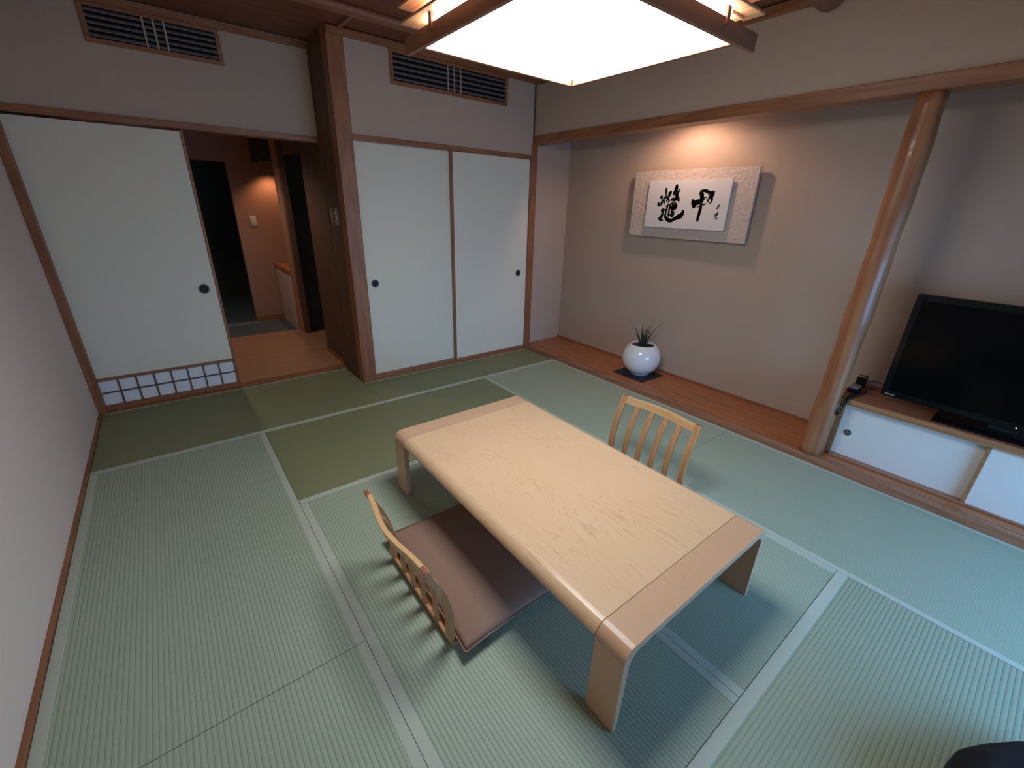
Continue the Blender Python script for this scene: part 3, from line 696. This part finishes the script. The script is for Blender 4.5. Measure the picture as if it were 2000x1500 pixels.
pic = empty('calligraphy_panel', (3.935, -1.755, 1.195)); tag(pic, 'framed black brush calligraphy panel hung on the alcove wall', 'picture')
PY, PZ = 1.755, -1.195
pbox('mount_board', (-0.052, -0.030, -0.510, 0.508, 0.0, 0.502), M['board_bg'], pic, 0.001)
pbox('hanger', (-0.030, 0.0, -0.20, 0.20, 0.36, 0.42), M['trim_y'], pic)
pbox('spacer', (-0.062, -0.052, -0.28, 0.28, 0.13, 0.37), M['board_edge'], pic)
wb = pbox('art_board', (-0.076, -0.062, -0.350, 0.342, 0.078, 0.428), M['board_in'], pic, 0.001)
def ink(name, strokes, mt):
    bm = bmesh.new(); k = 0
    for s in strokes:
        ps = [(y + PY, z + PZ, r * 1.22) for y, z, r in s]
        dense = []
        for (a, b2) in zip(ps, ps[1:]):
            L = math.hypot(b2[0] - a[0], b2[1] - a[1]); m_ = max(1, int(L / 0.004))
            dense += [tuple(a[q] + (b2[q] - a[q]) * i / m_ for q in range(3)) for i in range(m_)]
        dense.append(ps[-1])
        k += 1; x = -0.0761 - 0.00012 - 0.000004 * k
        # outline of the whole stroke as one ribbon with round ends
        Lf, Rt = [], []
        for i, (y, z, r) in enumerate(dense):
            a = dense[max(i - 1, 0)]; b2 = dense[min(i + 1, len(dense) - 1)]
            dy, dz = b2[0] - a[0], b2[1] - a[1]; l = math.hypot(dy, dz) or 1
            ny, nz = -dz / l, dy / l
            Lf.append((y + ny * r, z + nz * r)); Rt.append((y - ny * r, z - nz * r))
        vl = [bm.verts.new((x, p[0], p[1])) for p in Lf]; vr = [bm.verts.new((x, p[0], p[1])) for p in Rt]
        for i in range(len(vl) - 1):
            try: bm.faces.new((vl[i], vl[i + 1], vr[i + 1], vr[i]))
            except ValueError: pass
        for (y, z, r) in ([s2 for s2 in dense[::3]] + [dense[-1]]):
            vs_ = [bm.verts.new((x - 0.000003, y + r * math.cos(t_ * math.pi / 8), z + r * math.sin(t_ * math.pi / 8))) for t_ in range(16)]
            bm.faces.new(vs_)
    for f in bm.faces:
        f.normal_update()
        if f.normal.x > 0: f.normal_flip()
    me = bpy.data.meshes.new(name); bm.to_mesh(me); bm.free(); me.materials.append(mt)
    o = bpy.data.objects.new(name, me); COL.objects.link(o); o.parent = pic
    return o
ink('brush_character', INK_LEFT, M['ink']); ink('brush_character', INK_RIGHT[:11] , M['ink']); ink('signature', INK_RIGHT[11:], M['ink']); ink('seal', INK_SEAL, M['sealink'])

# ================================================================== POT PLANT
sl = empty('slate_mat', (3.705, -1.672, 0.047)); tag(sl, 'thin black square slate tray under the white plant pot', 'tray')
pbox('slab', (-0.148, 0.148, -0.158, 0.158, 0.0, 0.008), M['slate'], sl, 0.001)
pt = empty('potted_plant', (3.712, -1.676, 0.055)); tag(pt, 'round glossy white pot holding a small spiky dark plant, on the alcove platform', 'potted plant')
bm = bmesh.new()
R0, H0 = 0.162, 0.262
prof = [(0.070, 0.0), (0.080, 0.002)]
for i in range(1, 26):
    a = -62 + i * (62 + 50) / 25.0
    prof.append((R0 * math.cos(math.radians(a)) ** (1.12 if a < 0 else 0.92), 0.146 + 0.158 * math.sin(math.radians(a))))
rt, zt = prof[-1]
prof += [(rt - 0.004, zt + 0.004), (rt - 0.010, zt + 0.001), (rt - 0.012, zt - 0.012), (rt - 0.006, zt - 0.03), (0.001, zt - 0.031)]
lathe(bm, prof, 0, 0, 64)
finish('pot', bm, M['pot'], pt, None, smooth=True)
bm = bmesh.new(); lathe(bm, [(0.105, 0), (0.104, 0.014), (0.07, 0.019), (0.03, 0.022), (0.001, 0.023)], 0, 0, 32)
finish('soil', bm, M['soil'], pt, (0, 0, zt - 0.029), smooth=True)
random.seed(4)
def blade(bm, ang, lean, L, wd, base):
    n = 9; pr = None; d = Vector((math.cos(ang), math.sin(ang), 0)); sd = Vector((-math.sin(ang), math.cos(ang), 0))
    p = Vector(base); th = lean * 0.3
    for i in range(n + 1):
        t = i / n; w_ = wd * (1 - t ** 1.6) + 0.0004
        a = bm.verts.new(p - sd * w_); b2 = bm.verts.new(p + d * w_ * 0.5 - Vector((0, 0, w_ * 0.3))); c = bm.verts.new(p + sd * w_)
        if pr:
            bm.faces.new((pr[0], pr[1], b2, a)); bm.faces.new((pr[1], pr[2], c, b2))
        pr = (a, b2, c)
        th += lean * 0.9 / n
        p = p + (d * math.sin(th) + Vector((0, 0, 1)) * math.cos(th)) * L / n
# image left of the pot is roughly +y/-x, image right -y/+x
spec = [(2.2, 0.75, 0.28, 0.006), (2.4, 0.12, 0.26, 0.006), (-0.7, 0.30, 0.29, 0.006), (-0.6, 0.75, 0.27, 0.006), (2.3, 0.85, 0.14, 0.006), (-0.8, 1.0, 0.15, 0.006)]
for ang, lean, L, wd in spec:
    bm = bmesh.new(); blade(bm, ang, lean, L, wd, (0.012 * math.cos(ang), 0.012 * math.sin(ang), zt - 0.012))
    finish('leaf', bm, M['leaf'], pt, None, smooth=True)
for i in range(20):
    ang = random.uniform(0, 6.28); bm = bmesh.new()
    blade(bm, ang, random.uniform(0.05, 0.75), random.uniform(0.12, 0.19), 0.0065, (0.03 * math.cos(ang) * random.random(), 0.03 * math.sin(ang) * random.random(), zt - 0.012))
    finish('leaf', bm, M['leaf'], pt, None, smooth=True)

# ================================================================== ALCOVE PILLAR
bm = bmesh.new()
pr = []
for i in range(41):
    z = 1.875 * i / 40
    pr.append((0.062 + 0.0022 * math.sin(z * 9.0) + 0.0016 * math.sin(z * 23 + 1) - 0.002 * z, z))
lathe(bm, pr, 0, 0, 40)
for v in bm.verts:
    v.co.x += 0.004 * math.sin(v.co.z * 4.2); v.co.y += 0.004 * math.sin(v.co.z * 3.1 + 1)
    ra = math.hypot(v.co.x, v.co.y); a = math.atan2(v.co.y, v.co.x)
    k = 1 + 0.018 * math.sin(3 * a + v.co.z * 5)
    v.co.x *= k; v.co.y *= k
    if v.co.z < 0.42: v.co.y = max(v.co.y, -0.046)   # flat face where the cabinet meets the log
def pillar_mat():
    m, nt, b = base_mat('natural_log')
    b.inputs['Roughness'].default_value = 0.38; b.inputs['Coat Weight'].default_value = 0.15
    tc = nt.nodes.new('ShaderNodeTexCoord'); mp = nt.nodes.new('ShaderNodeMapping'); mp.inputs['Scale'].default_value = (22, 22, 1.6)
    nt.links.new(tc.outputs['Object'], mp.inputs['Vector'])
    n = nt.nodes.new('ShaderNodeTexNoise'); n.inputs['Scale'].default_value = 1; n.inputs['Detail'].default_value = 5
    nt.links.new(mp.outputs[0], n.inputs['Vector'])
    r = nt.nodes.new('ShaderNodeValToRGB'); r.color_ramp.elements[0].position = 0.3; r.color_ramp.elements[1].position = 0.72
    r.color_ramp.elements[0].color = lin((140, 84, 52)); r.color_ramp.elements[1].color = lin((186, 132, 94))
    nt.links.new(n.outputs['Fac'], r.inputs[0]); nt.links.new(r.outputs[0], b.inputs['Base Color'])
    bp = nt.nodes.new('ShaderNodeBump'); bp.inputs['Strength'].default_value = 0.2; bp.inputs['Distance'].default_value = 0.004
    nt.links.new(n.outputs['Fac'], bp.inputs['Height']); nt.links.new(bp.outputs['Normal'], b.inputs['Normal'])
    return m
tag(finish('alcove_pillar', bm, pillar_mat(), None, (3.493, -3.138, 0.0475), smooth=True), 'smooth natural log pillar standing at the front of the alcove', 'pillar')

# ================================================================== TV CABINET
cb = empty('low_cabinet', (3.74, -4.10, 0.0475)); tag(cb, 'long low wooden cabinet with white sliding doors under the television', 'cabinet')
# local: x from world-3.74, y from world+4.10, z from world-0.0475
def L3(x0, x1, y0, y1, z0, z1): return (x0 - 3.74, x1 - 3.74, y0 + 4.10, y1 + 4.10, z0 - 0.0475, z1 - 0.0475)
bm = bmesh.new(); prism(bm, [(3.542 - 3.74, -0.39), (3.93 - 3.74, -0.39), (3.93 - 3.74, 0.955), (3.566 - 3.74, 0.955), (3.566 - 3.74, 0.922), (3.542 - 3.74, 0.922)], 0.3385, 0.3745, 'xy')
finish('top_board', bm, M['cabtop'], cb, None, 0.002)
pbox('front_edging', L3(3.5405, 3.5425, -4.488, -3.178, 0.3865, 0.4205), M['cabedge'], cb)
pbox('side_panel', L3(3.572, 3.93, -3.205, -3.178, 0.048, 0.386), M['cabedge'], cb, 0.001)
pbox('side_panel', L3(3.572, 3.93, -4.488, -4.462, 0.058, 0.386), M['cabedge'], cb, 0.001)
pbox('bottom_rail', L3(3.545, 3.93, -4.488, -3.206, 0.048, 0.058), M['kamachi'], cb, 0.001)
pbox('back_panel', L3(3.90, 3.93, -4.488, -3.206, 0.058, 0.386), M['trim_y'], cb)
dl = pbox('door', L3(3.588, 3.602, -3.85, -3.205, 0.058, 0.383), M['cabwhite'], cb)
dr = pbox('door', L3(3.560, 3.574, -4.46, -3.81, 0.058, 0.383), M['cabwhite'], cb)
pbox('door_frame', L3(3.556, 3.578, -3.81, -3.795, 0.058, 0.383), M['cabedge'], cb, 0.001)
bm = bmesh.new()
r = 0.0185
lathe(bm, [(r, 0), (r, 0.003), (r * 0.7, 0.005), (r * 0.55, 0.003), (r * 0.35, 0.003), (r * 0.28, 0.006), (0.001, 0.0065)], 0, 0, 32, 'x')
hd = finish('handle', bm, M['iron'], cb, (3.588 - 3.74, -3.254 + 4.10, 0.206 - 0.0475), smooth=True)
bm = bmesh.new()
for k in range(6):
    a = k * math.pi / 3
    y, z = r * 0.78 * math.cos(a), r * 0.78 * math.sin(a)
    lathe(bm, [(0.0042, 0), (0.0042, 0.0052), (0.001, 0.0056)], 0, y, 10, 'x', z)
bmesh.ops.translate(bm, verts=bm.verts, vec=(0, 0, 0))
finish('handle_pattern', bm, M['ironcup'], hd)

# ================================================================== TELEVISION
tv = empty('television', (3.68, -3.81, 0.423)); tag(tv, 'large black flat screen television standing on the low cabinet', 'television')
def LT(x0, x1, y0, y1, z0, z1): return (x0 - 3.68, x1 - 3.68, y0 + 3.81, y1 + 3.81, z0 - 0.423, z1 - 0.423)
y0, y1, z0, z1 = -4.31, -3.318, 0.462, 1.034
bm = bmesh.new(); box(bm, *LT(3.658, 3.70, y0, y1, z0, z1)); finish('casing', bm, M['black'], tv, None, 0.006, seg=3)
bm = bmesh.new(); bz = 0.030
box(bm, *LT(3.652, 3.6582, y0 + 0.003, y0 + bz, z0 + 0.003, z1 - 0.003)); box(bm, *LT(3.652, 3.6582, y1 - bz, y1 - 0.003, z0 + 0.003, z1 - 0.003))
box(bm, *LT(3.652, 3.6582, y0 + bz, y1 - bz, z0 + 0.003, z0 + 0.036)); box(bm, *LT(3.652, 3.6582, y0 + bz, y1 - bz, z1 - bz, z1 - 0.003))
finish('bezel', bm, M['blackgloss'], tv, None, 0.0015)
pbox('screen', LT(3.6545, 3.6575, y0 + bz, y1 - bz, z0 + 0.036, z1 - bz), M['screen'], tv)
bm = bmesh.new()
# the maker's mark, too small to read: a row of tiny pale letter shapes
yy = -3.340
for wl, hl2 in ((0.006, 0.0085), (0.004, 0.006), (0.0045, 0.006), (0.004, 0.006), (0.0045, 0.006), (0.004, 0.006), (0.0045, 0.006)):
    box(bm, *LT(3.6515, 3.6521, yy - wl, yy, 0.4755, 0.4755 + hl2)); yy -= wl + 0.0016
finish('maker_mark', bm, M['silver'], tv)
pbox('neck', LT(3.67, 3.71, -3.86, -3.76, 0.43, 0.50), M['black'], tv, 0.002)
bm = bmesh.new(); box(bm, *LT(3.572, 3.80, -4.05, -3.565, 0.4232, 0.436)); finish('stand', bm, M['blackgloss'], tv, None, 0.004)
bm = bmesh.new(); box(bm, *LT(3.6512, 3.6521, -3.851, -3.846, 0.4755, 0.480)); finish('power_light', bm, M['led'], tv)

# ------------------------------------------------------------------ power adapters and cable
pa = empty('power_adapter', (3.838, -3.186, 0.4225)); tag(pa, 'black power adapter block standing on the cabinet in the corner beside the pillar', 'adapter')
bm = bmesh.new(); box(bm, -0.030, 0.030, -0.022, 0.022, 0, 0.066); finish('block', bm, M['black'], pa, None, 0.003)
pbox('label', (-0.026, -0.006, -0.018, 0.018, 0.0660, 0.0666), M['plate'], pa)
pg = empty('plug', (3.715, -3.190, 0.4225)); tag(pg, 'grey topped plug lying between the adapter and the log pillar', 'plug')
bm = bmesh.new(); box(bm, -0.042, 0.042, -0.025, 0.025, 0, 0.022); finish('body', bm, M['black'], pg, None, 0.003)
bm = bmesh.new(); box(bm, -0.037, 0.037, -0.021, 0.021, 0.022, 0.034); finish('cap', bm, M['grayplug'], pg, None, 0.003)
bm = bmesh.new()
cpts = [(3.665, -3.200, 0.430), (3.62, -3.203, 0.430), (3.56, -3.206, 0.429), (3.53, -3.207, 0.428), (3.505, -3.204, 0.417), (3.487, -3.199, 0.397), (3.474, -3.196, 0.370), (3.467, -3.194, 0.345), (3.466, -3.197, 0.334), (3.469, -3.203, 0.338), (3.478, -3.207, 0.362), (3.492, -3.211, 0.392), (3.512, -3.215, 0.415), (3.535, -3.217, 0.4285), (3.57, -3.216, 0.430), (3.63, -3.226, 0.430), (3.69, -3.238, 0.429), (3.76, -3.236, 0.429)]
tube(bm, [(x - 3.56, y + 3.205, z - 0.423) for x, y, z in cpts], 0.0055, 8)
c = finish('power_cable', bm, M['blackcord'], None, (3.56, -3.205, 0.423), smooth=True); tag(c, 'black looped cable hanging over the cabinet corner in front of the pillar', 'cable')
bm = bmesh.new()
tube(bm, [(0.0, 0.0, 0.02), (0.0, -0.04, 0.03), (-0.01, -0.09, 0.022), (-0.03, -0.15, 0.026)], 0.003, 8)
c = finish('cord', bm, M['blackcord'], None, (3.845, -3.214, 0.445), smooth=True); tag(c, 'thin dark cord running from the adapter behind the television', 'cable')

# ================================================================== CEILING LAMP
PX0, PX1, PY0, PY1, PZ0 = 1.385, 2.035, -2.958, -2.305, 1.874
lcx, lcy = (PX0 + PX1) / 2, (PY0 + PY1) / 2
lp = empty('ceiling_lamp', (lcx, lcy, 1.85)); tag(lp, 'large square glowing lamp with a wooden slatted frame hanging from the ceiling', 'ceiling lamp')
hx, hy = (PX1 - PX0) / 2, (PY1 - PY0) / 2
bm = bmesh.new(); n = 10
g = [[bm.verts.new((-hx + 2 * hx * i / n, -hy + 2 * hy * j / n, PZ0 - 1.85 - 0.008 * (1 - (2 * i / n - 1) ** 4) * (1 - (2 * j / n - 1) ** 4))) for j in range(n + 1)] for i in range(n + 1)]
for i in range(n):
    for j in range(n): bm.faces.new((g[i][j], g[i][j + 1], g[i + 1][j + 1], g[i + 1][j]))
# side walls of the glowing box, inset above the first boards
bi = 0.035; zt_ = 0.155
ringb = [g[i][0] for i in range(n + 1)] + [g[n][j] for j in range(1, n + 1)] + [g[i][n] for i in range(n - 1, -1, -1)] + [g[0][j] for j in range(n - 1, 0, -1)]
up = [bm.verts.new((v.co.x * (1 - bi / hx), v.co.y * (1 - bi / hy), zt_)) for v in ringb]
for i in range(len(ringb)):
    k = (i + 1) % len(ringb); bm.faces.new((ringb[i], ringb[k], up[k], up[i]))
bm.faces.new(up)
finish('shade', bm, M['acrylic'], lp, None, smooth=False)
bt = 0.015; EX = 0.115
def LB(name, x0, x1, y0, y1, z0, z1, mt, bev=0.0015):
    bm = bmesh.new(); box(bm, x0, x1, y0, y1, z0, z1); return finish(name, bm, mt, lp, None, bev)
zb0, zb1 = 0.003, 0.050
for s in (-1, 1):
    xo = s * (hx + bt); xi = s * (hx + 0.0005)
    ex = EX if s < 0 else 0.0
    LB('frame_board', min(xo, xi), max(xo, xi), -hy - ex, hy + ex, zb0, zb1, M['lampwood'])
    yo = s * (hy + bt); yi = s * (hy + 0.0005)
    LB('frame_board', -hx - ex, hx + ex, min(yo, yi), max(yo, yi), zb0 - 0.0008, zb1 - 0.0008, M['lampwood_x'])
for k, (z, o) in enumerate(((0.072, 0.045), (0.112, 0.050))):
    for s in (-1, 1):
        xa, xb = s * (hx - 0.020), s * (hx + o)
        ex = 0.08 if s < 0 else 0.0
        LB('slat', min(xa, xb), max(xa, xb), -hy - ex, hy + ex, z, z + 0.007, M['lampslat'])
        ya_, yb_ = s * (hy - 0.020), s * (hy + o)
        LB('slat', -hx - ex, hx + ex, min(ya_, yb_), max(ya_, yb_), z + 0.0072, z + 0.0142, M['lampslat'])
for sx in (-1, 1):
    for fy in (-0.78, 0.78):
        LB('peg', sx * (hx + 0.016) - 0.006, sx * (hx + 0.016) + 0.006, fy * hy - 0.008, fy * hy + 0.008, zb1 - 0.02, 0.072, M['lampwood'])
        LB('peg', fy * hx - 0.008, fy * hx + 0.008, sx * (hy + 0.016) - 0.006, sx * (hy + 0.016) + 0.006, zb1 - 0.02, 0.072, M['lampwood'])
LB('top_cover', -hx - 0.03, hx + 0.03, -hy - 0.03, hy + 0.03, 0.156, 0.172, M['lampwood'])
LB('stem', -0.03, 0.03, -0.03, 0.03, 0.172, 0.47, M['lampwood'])

# ================================================================== downlight housing
bm = bmesh.new(); lathe(bm, [(0.055, 0.0), (0.055, -0.006), (0.045, -0.008), (0.044, 0.0)], 0, 0, 32)
tag(finish('downlight', bm, M['plate'], None, (3.615, -1.77, 2.10), smooth=True), 'small round downlight in the alcove ceiling above the calligraphy', 'ceiling lamp')

# ================================================================== black fabric thing in the corner
bm = bmesh.new()
bmesh.ops.create_uvsphere(bm, u_segments=48, v_segments=24, radius=1.0)
for v in bm.verts:
    x, y, z = v.co
    e = 0.55
    f = lambda t: math.copysign(abs(t) ** e, t)
    rr = math.hypot(x, y); 
    v.co = Vector((f(x) * 0.24, f(y) * 0.17, f(z) * 0.085 + 0.0895 + 0.004 * math.sin(13 * x + 5) * math.cos(11 * y)))
tag(finish('fabric_bag', bm, M['bag'], None, (1.985, -4.215, 0.0012), smooth=True), 'black soft fabric bag with rounded corner, cut off at the bottom right of the photo', 'bag').rotation_euler = (0, 0, math.radians(-35))
